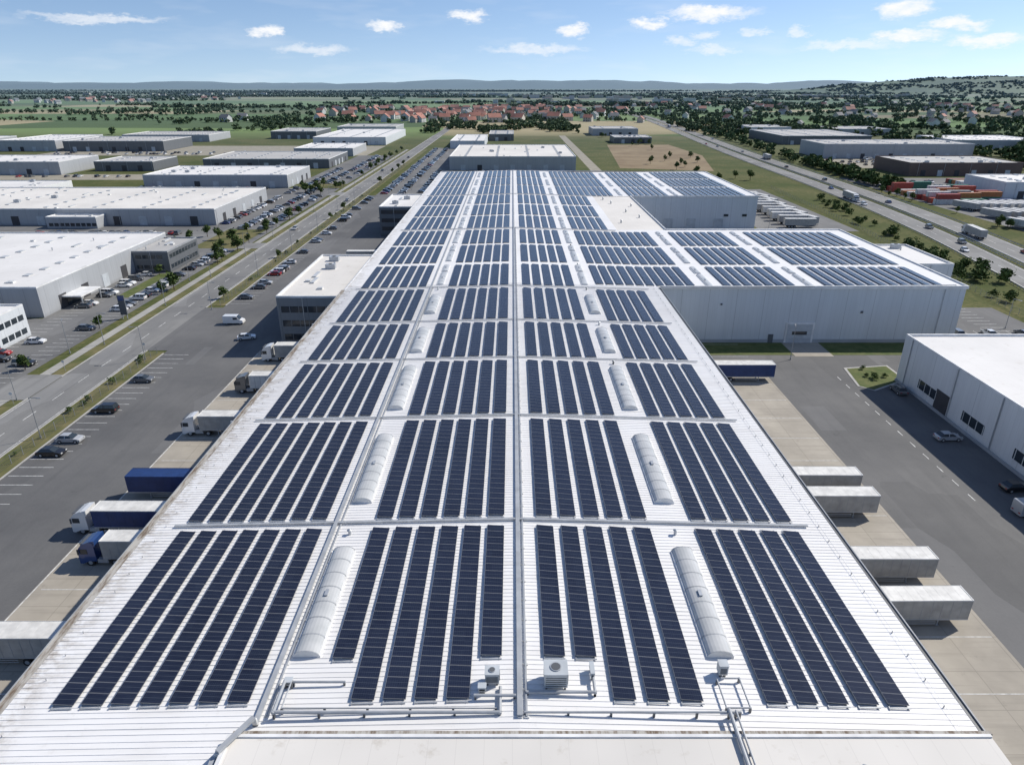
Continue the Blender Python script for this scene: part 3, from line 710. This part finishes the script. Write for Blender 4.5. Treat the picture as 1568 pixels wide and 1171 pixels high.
def tractor_parts(b,x0,paint):
    b.box(x0,-.45,.6,x0+5.4,.45,.95,'darksteel')
    f=x0+5.9; c=f-2.25
    b.prism([(c,.75),(c,3.55),(c+.5,3.75),(f-.7,3.35),(f-.12,2.6),(f,1.5),(f,.42),(f-.35,.38),(c+1.,.75)],-1.22,1.22,paint)
    b.hexa([(f-.64,-1.08,3.27),(f-.09,-1.12,2.5),(f-.09,1.12,2.5),(f-.64,1.08,3.27),(f-.57,-1.08,3.3),(f-.0,-1.12,2.0),(f-.0,1.12,2.0),(f-.57,1.08,3.3)],'glass')
    b.hexa([(f-.1,-1.12,2.5),(f-.04,-1.13,1.75),(f-.04,1.13,1.75),(f-.1,1.12,2.5),(f-.05,-1.12,2.52),(f+.03,-1.13,1.75),(f+.03,1.13,1.75),(f-.05,1.12,2.52)],'glass')
    for y in(-1.25,1.22): b.box(f-1.3,y,1.9,f-.35,y+.03,2.65,'glass'); b.box(f-.25,y*1.12-.02,1.9,f-.1,y*1.12+.1,2.7,'darksteel')
    b.box(f-.02,-.9,.6,f+.04,.9,1.25,'darksteel'); b.box(f-1.,-1.1,3.38,f-.45,1.1,3.44,'darksteel')
    for y in(-.9,.9): b.box(f-.02,y-.2,.6,f+.05,y+.2,.82,'plasticwhite')
    b.hexa([(c-.2,-1.2,3.),(c,-1.2,3.),(c,1.2,3.),(c-.2,1.2,3.),(c-.2,-1.15,3.85),(c+.5,-1.15,3.75),(c+.5,1.15,3.75),(c-.2,1.15,3.85)],paint)
    for x in(x0+1.3,f-1.35):
        for y in(-1.02,1.02): b.cyl((x,y,.52),.52,.38,'y','rubber',14); b.cyl((x,y*1.03,.52),.28,.36,'y','steel',10)
    for y in(-1.15,.6): b.box(x0+2.2,y,.45,x0+3.6,y+.55,1.0,'steel')
def trailer_mesh(side,roof='t_white'):
    b=MB(); trailer_parts(b,0,side,roof); return fixn(b.mesh('semi_trailer'))
def truck_mesh(side,paint,roof='t_white'):
    b=MB(); trailer_parts(b,0,side,roof); tractor_parts(b,13.6-2.7,paint); return fixn(b.mesh('semi_truck'))
TW,TG,TB=trailer_mesh('t_white'),trailer_mesh('t_grey'),trailer_mesh('t_blue','t_blue')
KB=truck_mesh('t_blue','p_white'); KG=truck_mesh('t_grey','p_blue'); KW=truck_mesh('t_grey','p_white'); KK=truck_mesh('t_white','p_grey')
def lt(me,name,y,front,L): place(me,name,(front+L,y,.06),math.pi+R.uniform(-.008,.008))
lt(KB,'semi_truck',80.6,-61.6,16.8); lt(KG,'semi_truck',73.8,-56.6,16.8); lt(TB,'semi_trailer',89.6,-58.6,13.9); lt(KW,'semi_truck',110,-59.2,16.8)
lt(KK,'semi_truck',128.5,-56.6,16.8); lt(KW,'semi_truck',146,-57,16.8); lt(TG,'semi_trailer',57.,-62,13.9)
for y,me,e in((62.7,TG,53),(70.3,TG,53.3),(84.5,TG,53.1),(90.2,TG,53.2),(134.4,trailer_mesh('t_blue'),55.8)):
    place(me,'semi_trailer',(e-13.8,y,.06),R.uniform(-.01,.01))
for i in range(11): place(R.choice([TW,TW,TG]),'semi_trailer',(121+R.uniform(-1,1),305+i*8.2,.06),R.uniform(-.03,.03))
for i in range(6): place(R.choice([TW,TG,KW]),'semi_trailer',(136+R.uniform(-.5,.5),308+i*13,.06),math.pi/2+.3)
for i in range(4): place(R.choice([KK,KW]),'semi_truck',(-44,330+i*9,.06),math.pi)
for i in range(5): place(R.choice([TW,TB,TG]),'semi_trailer',(-45,205+i*9,.06),math.pi)
for t,s_ in((38,5.5),(52,-10.5),(66,10.),(80,-6)):
    q=offs(HC,s_)[t]; d=HC[t+1]-HC[t]; a=math.atan2(d[1],d[0]); place(R.choice([KW,KB]),'semi_truck',(q[0],q[1],.1),a+(math.pi if s_<0 else 0))
sheet('container_yard',221,285,460,480,.04,'asphalt_lot'); sheet('container_yard',262,540,400,612,.04,'lot_gravel')
def container_mesh(c):
    b=MB(); b.box(0,0,0,12.,2.44,2.6,c)
    for i in range(40): b.box(.2+i*.29,-.03,.15,.34+i*.29,0,2.45,c)
    for x in(0,11.9):
        for y in(-.04,2.4): b.box(x,y,0,x+.12,y+.08,2.65,'darksteel')
    return b.mesh('shipping_container')
CT=[container_mesh(c) for c in('t_red','t_blue','t_orange','t_white','t_grey','t_green','t_white','t_red')]
for r_,x0 in enumerate((224,238,252,)):
    for i in range(12):
        if R.random()<.8:
            for lv in range(R.choice([1,1,2])): place(R.choice(CT),'shipping_container',(x0+R.uniform(-1,1),368+i*4.6,.05+lv*2.62),R.uniform(-.04,.04))
for r_ in range(4):
    for i in range(5): place(R.choice(CT),'shipping_container',(280+r_*16,440+i*3.4,.05),R.uniform(-.02,.02))
for i in range(9): place(R.choice([TW,TG,TW]),'semi_trailer',(226+i*4.6,296+R.uniform(-1,1),.05),math.pi/2+.35)
for i in range(12): place(R.choice([TW,TW,TG]),'semi_trailer',(231+i*4.6,321+R.uniform(-1,1),.05),math.pi/2+.35)
for i in range(12): place(R.choice([TW,TW,TG,KW]),'semi_trailer',(232+i*4.6,345+R.uniform(-1,1),.05),math.pi/2+.35)
rowx(226,330,435,.5,3.); rowx(240,275,455,.5,3.); rowx(265,390,560,.5,3.2); rowx(265,390,580,.5,3.2); rowx(265,390,600,.5,3.2,CM+VAN)
rowx(112,134,163,.3,2.8)

lb=MB(); lb.cyl((0,0,4.),.09,8.,'z','lampgrey',10,.05); lb.cyl((0,0,.25),.16,.5,'z','lampgrey',10); lb.box(0,-.04,7.9,1.6,.04,8.,'lampgrey'); lb.box(1.3,-.14,7.85,2.1,.14,7.98,'lampgrey'); lb.box(1.4,-.1,7.83,2.,.1,7.85,'plasticwhite')
lm=lb.mesh('street_lamp')
for y in range(60,700,32): place(lm,'street_lamp',(-99.2,y,.05),0); 
for y in range(70,380,38): place(lm,'street_lamp',(-84.3,y,.05),math.pi if (y//38)%2 else 0)
for x,y in((64,146),(128,168),(112,300),(130,340),(-104,150),(-104,215),(-128,300),(-60,420),(-60,520)): place(lm,'street_lamp',(x,y,.05),R.uniform(0,6))
sb=MB(); sb.box(-.9,-.15,1.2,.9,.15,6.6,'darkwall'); sb.box(-.8,-.18,5.2,.8,-.15,6.4,'p_blue'); sb.box(-.75,-.1,0,-.55,.1,1.2,'steel'); sb.box(.55,-.1,0,.75,.1,1.2,'steel'); sb.obj('pylon_sign',(-104.5,176,0))
sb=MB(); sb.cyl((0,0,1.2),.04,2.4,'z','steel',8); sb.cyl((0,-.06,2.4),.32,.03,'y','plasticwhite',16); sm=sb.mesh('traffic_sign')
for x,y in((-86.2,150),(-98.5,139),(-98.5,122),(-86.2,188)): place(sm,'traffic_sign',(x,y,.05),R.uniform(-.3,.3))

# ------------------------------------------------------------------ trees
def tree_arrays(seed,h=8.,w=5.5,leaves=420,ls=.42,trunk=True):
    r=np.random.RandomState(seed); V=[];F=[];MI=[]
    def quad(P,m): i=len(V); V.extend(P); F.append((i,i+1,i+2,i+3)); MI.append(m)
    th_=h*.32
    def limb(a,bq,r0,r1,n=6):
        a=np.array(a);bq=np.array(bq); d=bq-a; d=d/np.linalg.norm(d); u=np.cross(d,[.3,.9,.1]); u/=np.linalg.norm(u); v=np.cross(d,u)
        for i in range(n):
            t0,t1=2*math.pi*i/n,2*math.pi*(i+1)/n
            quad([a+r0*(u*math.cos(t0)+v*math.sin(t0)),a+r0*(u*math.cos(t1)+v*math.sin(t1)),bq+r1*(u*math.cos(t1)+v*math.sin(t1)),bq+r1*(u*math.cos(t0)+v*math.sin(t0))],0)
    if trunk: limb((0,0,0),(0,0,th_*1.3),.03*h,.018*h)
    nl=9; lobes=[]
    for i in range(nl):
        a=r.uniform(0,6.28); rr=r.uniform(.1,.36)*w; z=h*r.uniform(.42,.85); s=r.uniform(.17,.27)*w*(1.15-.4*(z/h-.4))
        c=np.array([rr*math.cos(a),rr*math.sin(a),z]); lobes.append((c,s))
        if trunk: limb((0,0,th_*r.uniform(.8,1.3)),c,.012*h,.004*h,4)
    lobes.append((np.array([0,0,h*.83]),.2*w)); lobes.append((np.array([0,0,h*.6]),.3*w))
    for i in range(leaves):
        c,s=lobes[r.randint(len(lobes))]; d=r.normal(size=3); d/=np.linalg.norm(d)
        p=c+d*s*(r.uniform(.35,1.12)); p[2]=max(p[2],th_*.75)
        nrm=d*.8+r.normal(size=3)*.5; nrm/=np.linalg.norm(nrm); u=np.cross(nrm,[.2,.3,1.]); u/=np.linalg.norm(u); v=np.cross(nrm,u); sz=ls*r.uniform(.6,1.3)
        quad([p-u*sz-v*sz*.7,p+u*sz-v*sz*.6,p+u*sz*.8+v*sz*.8,p-u*sz*.9+v*sz*.6],1 if r.rand()<.62 else 2)
    return np.array(V,dtype=np.float64),np.array(F),np.array(MI)
def arr_mesh(name,V,F,MI):
    me=bpy.data.meshes.new(name); me.vertices.add(len(V)); me.vertices.foreach_set('co',V.astype(np.float32).ravel())
    me.loops.add(F.size); me.loops.foreach_set('vertex_index',F.astype(np.int32).ravel())
    me.polygons.add(len(F)); me.polygons.foreach_set('loop_start',np.arange(0,F.size,4,dtype=np.int32)); me.polygons.foreach_set('loop_total',np.full(len(F),4,dtype=np.int32))
    for q in('bark','leaf_a','leaf_b'): me.materials.append(M[q])
    me.polygons.foreach_set('material_index',MI.astype(np.int32)); me.update(calc_edges=True); return me
TM=[arr_mesh('deciduous_tree',*tree_arrays(s,7.5,5.5,520,.34)) for s in(1,2,3)]
BM=[arr_mesh('shrub',*tree_arrays(s,3.,4.,260,.26,False)) for s in(4,5)]
def tree(x,y,sc=1.): place(R.choice(TM),'deciduous_tree',(x,y,0),R.uniform(0,6.28),sc*R.uniform(.7,1.2))
for y in list(range(188,700,17)):
    if R.random()<.75: tree(-104.6+R.uniform(-.8,.8),y+R.uniform(-4,4),.7)
for y in range(195,560,26):
    if R.random()<.6: tree(-85.2,y,.5)
for i in range(20): tree(R.uniform(-131,-104),R.uniform(245,300) if i%2 else R.uniform(400,445),.7)
for x,y in((-108,140),(-112,128),(-125,232),(-112,262),(-117,222),(-106,200),(-107,168),(-104,238)): tree(x,y,.55)
for i in range(24): tree(R.uniform(105,160),R.uniform(450,900),.8)
for i in range(34):
    y=R.uniform(190,420); place(R.choice(BM),'shrub',(np.interp(y,[180,420],[146,176])+R.uniform(-6,3),y,0),R.uniform(0,6),R.uniform(.6,1.3))
for i in range(12): place(R.choice(BM),'shrub',(R.uniform(148,157),R.uniform(212,262),0),R.uniform(0,6),R.uniform(.9,1.6))
for i in range(10): tree(R.uniform(213,219),R.uniform(290,420),.6)
for i in range(5): place(R.choice(BM),'shrub',(R.uniform(75,83),R.uniform(134,140),.1),R.uniform(0,6),R.uniform(.25,.4))
for i in range(26): place(R.choice(BM),'shrub',(-84.9+R.uniform(-.8,.6),R.uniform(60,148) if i%2 else R.uniform(190,400),.05),R.uniform(0,6),R.uniform(.2,.42))
def mass(name,pts,bases,smin=.7,smax=1.4):
    VV=[];FF=[];MM=[];off=0
    for (x,y,s) in pts:
        V,F,MI=bases[R.randrange(len(bases))]; a=R.uniform(0,6.28); sc=s*R.uniform(smin,smax); ca,sa=math.cos(a)*sc,math.sin(a)*sc
        W=np.empty_like(V); W[:,0]=V[:,0]*ca-V[:,1]*sa+x; W[:,1]=V[:,0]*sa+V[:,1]*ca+y; W[:,2]=V[:,2]*sc*R.uniform(.8,1.1)-sc*1.2
        VV.append(W);FF.append(F+off);MM.append(MI);off+=len(V)
    place(arr_mesh(name,np.concatenate(VV),np.concatenate(FF),np.concatenate(MM)),name)
LB=[tree_arrays(s,9.,8.,70,1.2,False) for s in(21,22,23,24)]
LC=[tree_arrays(s,10.,20.,60,2.4,False) for s in(31,32,33)]
def clustered(n,x0,x1,y0,y1,scale,thr,s=1.,seed=0):
    out=[];tries=0
    while len(out)<n and tries<n*14:
        tries+=1; x=R.uniform(x0,x1); y=R.uniform(y0,y1)
        if mnoise.noise(Vector((x/scale,y/scale*1.6,seed)))>thr: out.append((x,y,s))
    return out
pts=[(np.interp(y,[415,570],[226,236])+R.uniform(-3,5),y,.8) for y in np.arange(418,570,2.2)]+[(np.interp(y,[570,1500],[232,290])+R.uniform(-4,6),y,.8) for y in np.arange(570,1500,8)]
pts+=clustered(1000,400,1300,560,1250,120,.14,1.,3); pts+=clustered(300,238,420,870,1200,70,.1,1.,5); pts+=clustered(160,360,600,480,700,70,.1,1.,5)
mass('tree_belt',pts,LB)
pts=clustered(380,-130,90,930,1200,50,.15,.8,8)+clustered(900,-450,420,1180,1900,90,.14,.9,2)+clustered(1000,400,1600,1200,2300,130,.18,1.,4)+clustered(220,-1500,-400,1350,2200,150,.34,1.,6)
mass('village_trees',pts,LB)
pts=clustered(120,-560,-240,900,1250,100,.22,.9,9)+[(x,1290+R.uniform(-8,8)+x*.02,.8) for x in np.arange(-1100,-230,9)]
pts+=[(-900+R.uniform(-20,20)+i*3,1500+i*6,1.) for i in range(90)]+[(x,1640+R.uniform(-15,15),1.) for x in np.arange(-1500,-500,10)]
mass('hedgerow_trees',pts,LB)
pts=[]
for i in range(95):
    y=R.uniform(2000,7800)*1.; x=R.uniform(-.78,.78)*y; L=R.uniform(150,1000)*y/3000; n=int(L/11)+2; 
    for j in range(n): pts.append((x+(j/n-.5)*L,y+R.uniform(-8,8)*y/3000+j*R.uniform(-.5,.5),R.uniform(.6,1.)))
pts+=clustered(450,-3500,3800,2500,5200,380,.32,.9,12)
pts+=clustered(500,600,3200,2300,4200,300,.15,.9,15)
mass('distant_trees',pts,LC)

def house_mesh(w,d,h,roof,wall='cream'):
    b=MB(); b.box(-w/2,-d/2,0,w/2,d/2,h,wall,False); r=h+d*.42; o=.5
    b.face([(-w/2-o,-d/2-o,h-.3),(w/2+o,-d/2-o,h-.3),(w/2+o,0,r),(-w/2-o,0,r)],roof); b.face([(w/2+o,d/2+o,h-.3),(-w/2-o,d/2+o,h-.3),(-w/2-o,0,r),(w/2+o,0,r)],roof)
    for x in(-w/2,w/2): b.face([(x,-d/2,h),(x,d/2,h),(x,0,r-.25)],wall)
    b.box(w*.2,.3,h,w*.2+.7,1.,r+.8,'redtile')
    for i in range(3):
        for z in ((.9,3.6) if h>5 else (.9,)):
            x=-w/2+1.2+i*(w-2)/3; b.box(x,-d/2-.04,z,x+1.2,-d/2,z+1.3,'glass')
    b.box(-.5,-d/2-.06,0,.5,-d/2-.02,2.1,'darkwall'); return b.mesh('village_house')
HM=[house_mesh(12,9,5.6,'redtile'),house_mesh(10,9,3.2,'redtile'),house_mesh(14,10,6,'redtile','townwhite'),house_mesh(11,8,5.5,'greytile','townwhite'),house_mesh(16,11,6.5,'redtile','cream'),house_mesh(12,9,5.6,'greytile'),house_mesh(13,9,5.6,'greytile','townwhite')]
for i in range(230):
    x=R.gauss(-60,155); y=R.uniform(1180,1850)+abs(x+60)*.3
    if i>190: x=R.uniform(-500,300)
    place(R.choice(HM[:3]+HM),'village_house',(x,y,0),R.choice([0,math.pi/2,.3,-.4,1.2]),R.uniform(1.,1.4))
for i in range(110):
    x=R.uniform(330,1400); y=R.uniform(1100,2300); place(R.choice(HM[2:]),'village_house',(x,y,0),R.uniform(0,3),R.uniform(.9,1.3))
for i in range(40):
    x=R.uniform(-1900,-1200); y=R.uniform(2400,3300); place(R.choice(HM),'village_house',(x,y,0),R.uniform(0,3),1.3)
tb=MB()
for i in range(150):
    cx,cy=R.choice([(-200,4200),(350,3400),(800,3000),(1500,3600),(-1800,4300),(300,2600)]); x,y=R.gauss(cx,260),R.gauss(cy,120); w,d,h=R.uniform(12,50),R.uniform(12,25),R.uniform(6,16)
    tb.box(x,y,0,x+w,y+d,h,R.choice(['townwhite','cream']),False,top=R.choice(['redtile','greytile','townwhite']))
tb.obj('distant_town')

def ridge(name,x0,x1,y,depth,hf,mat,nx=260,ny=14):
    V=[];F=[]
    for j in range(ny+1):
        t=j/ny
        for i in range(nx+1):
            x=x0+(x1-x0)*i/nx; V.append((x,y+depth*t,-2+hf(x,t)*math.sin(math.pi*min(1,t*.5)) ))
    for j in range(ny):
        for i in range(nx):
            a=j*(nx+1)+i; F.append((a,a+1,a+nx+2,a+nx+1))
    me=bpy.data.meshes.new(name); me.from_pydata(V,[],F); me.materials.append(M[mat]); me.polygons.foreach_set('use_smooth',[True]*len(F)); place(me,name)
nz=lambda x,s,q: mnoise.fractal(Vector((x/s,q,0)),1.,2.,5)
ridge('distant_hills',-13000,13000,11000,2500,lambda x,t:max(30,90+55*nz(x,3200,1.3)+12*nz(x,500,4.)),'hill_far')
ridge('distant_hills',-13500,13500,14500,3000,lambda x,t:max(30,115+100*nz(x,2500,7.7)),'hill_far')
def hr(x,t):
    base=np.interp(x,[2000,2700,3300,4000,5000,6500],[0,62,108,122,124,90]); return base+ (6*nz(x,150,t*3)+7*nz(x,600,2.))*(base>20)
ridge('wooded_hill',1900,6600,4900,1100,hr,'hill_near',300,24)
pts=[]
for i in range(2400):
    x=R.uniform(2300,5200); t=R.random(); y=4900+1100*t
    if mnoise.noise(Vector((x/330,y/260,2)))>-.02:
        pts.append((x,y,1.2,-2+hr(x,t)*math.sin(math.pi*t*.5)))
VV=[];FF=[];MM=[];off=0
for (x,y,s,z) in pts:
    V,F,MI=LC[R.randrange(3)]; VV.append(V*s+np.array([x,y,z-5])); FF.append(F+off); MM.append(MI); off+=len(V)
place(arr_mesh('hill_trees',np.concatenate(VV),np.concatenate(FF),np.concatenate(MM)),'hill_trees')

# ------------------------------------------------------------------ sky, sun
S=Vector((10,5,10.5)).normalized(); el=math.asin(S.z); az=math.atan2(S.x,S.y)
w=bpy.data.worlds.new('World'); scene.world=w; w.use_nodes=True; nt=w.node_tree; nt.nodes.clear(); n=N(nt)
out=nt.nodes.new('ShaderNodeOutputWorld'); bg=nt.nodes.new('ShaderNodeBackground'); sky=nt.nodes.new('ShaderNodeTexSky')
sky.sky_type='NISHITA'; sky.sun_disc=False; sky.sun_elevation=el; sky.sun_rotation=az; sky.air_density=1.; sky.dust_density=.3; sky.ozone_density=2.5
tc=nt.nodes.new('ShaderNodeTexCoord').outputs['Generated']
x,y,z=n.sep(tc)
# look a little higher into the model sky so the horizon band is not yellow
nt.links.new(n.comb(x,y,n.math('ADD',n.math('MULTIPLY',n.math('MAXIMUM',z,0.),1.05),.10)),sky.inputs[0])
hz=n.rng(z,.0,.10,1.,0.,True)
skc=n.mix(1.,sky.outputs[0],n.mix(hz,(1.0,1.0,1.05),(1.14,1.08,1.10)),'MULTIPLY')
nt.links.new(skc,bg.inputs[0]); bg.inputs[1].default_value=.13
azn=n.math('ARCTAN2',x,y); eln=n.math('ARCSINE',z)
P=n.comb(azn,eln,0.)
nz1=n.noise(n.vmul(P,(1,2.2,1)),32.,4,.68,True); Pd=n.vadd(P,n.vmul(n.vadd(nz1,(-.5,-.5,-.5)),(.06,.024,0)))
acc=None
CL=[(718,25,25,6),(1085,20,62,7),(1385,12,28,9),(880,46,25,6),(1465,37,30,6),(995,37,25,6),(405,48,20,6),(590,40,25,6),(1080,55,20,5),(1150,50,18,5),(1385,56,40,6),(1225,50,14,5),(1510,62,40,6),(1090,76,30,5),(480,76,50,5),(1040,65,20,5),(820,75,70,5),(150,28,80,4),(1300,70,60,5)]
th=math.atan(455.5/1045)
for (px,py,hw,hh) in CL:
    a=(px-784)/1045; b_=(585.5-py)/1045; d=Vector((a,math.cos(th)+b_*math.sin(th),-math.sin(th)+b_*math.cos(th))).normalized()
    ca,ce=math.atan2(d.x,d.y),math.asin(d.z); sw,sh=hw*1.4/1150,hh*1.75/1150
    vv=n.vmul(n.vadd(Pd,(-ca,-ce,0)),(1/sw,1/sh,0))
    ln=nt.nodes.new('ShaderNodeVectorMath'); ln.operation='LENGTH'; nt.links.new(vv,ln.inputs[0])
    mm=n.rng(ln.outputs['Value'],1.,.3,0.,1. if hh>5 else .6,True)
    acc=mm if acc is None else n.math('MAXIMUM',acc,mm)
wis=n.rng(n.noise(n.vmul(P,(1,5,1)),7.,3,.6),.5,.8,0.,.2); 
fac=n.math('MAXIMUM',n.math('MULTIPLY',acc,n.rng(n.noise(n.vmul(P,(1,2,1)),70.,3,.6),.3,.6,.65,1.)),wis)
bg2=nt.nodes.new('ShaderNodeBackground'); bg2.inputs[0].default_value=(.95,.96,.98,1); bg2.inputs[1].default_value=1.05
mx=nt.nodes.new('ShaderNodeMixShader'); nt.links.new(fac,mx.inputs[0]); nt.links.new(bg.outputs[0],mx.inputs[1]); nt.links.new(bg2.outputs[0],mx.inputs[2]); nt.links.new(mx.outputs[0],out.inputs[0])
w.cycles.sampling_method='MANUAL'; w.cycles.sample_map_resolution=512
sl=bpy.data.lights.new('sun','SUN'); sl.energy=4.9; sl.angle=math.radians(.5); sl.color=(1,.945,.855)
so=bpy.data.objects.new('sun',sl); so.rotation_euler=S.to_track_quat('Z','Y').to_euler(); scene.collection.objects.link(so)
cd=bpy.data.cameras.new('camera'); cd.sensor_width=36; cd.lens=36*1045/1568; cd.clip_end=60000; cd.clip_start=.5
co=bpy.data.objects.new('camera',cd); co.location=(0,0,58); co.rotation_euler=(math.pi/2-th,0,0); scene.collection.objects.link(co); scene.camera=co
scene.view_settings.view_transform='Standard'; scene.view_settings.look='None'; scene.view_settings.exposure=0
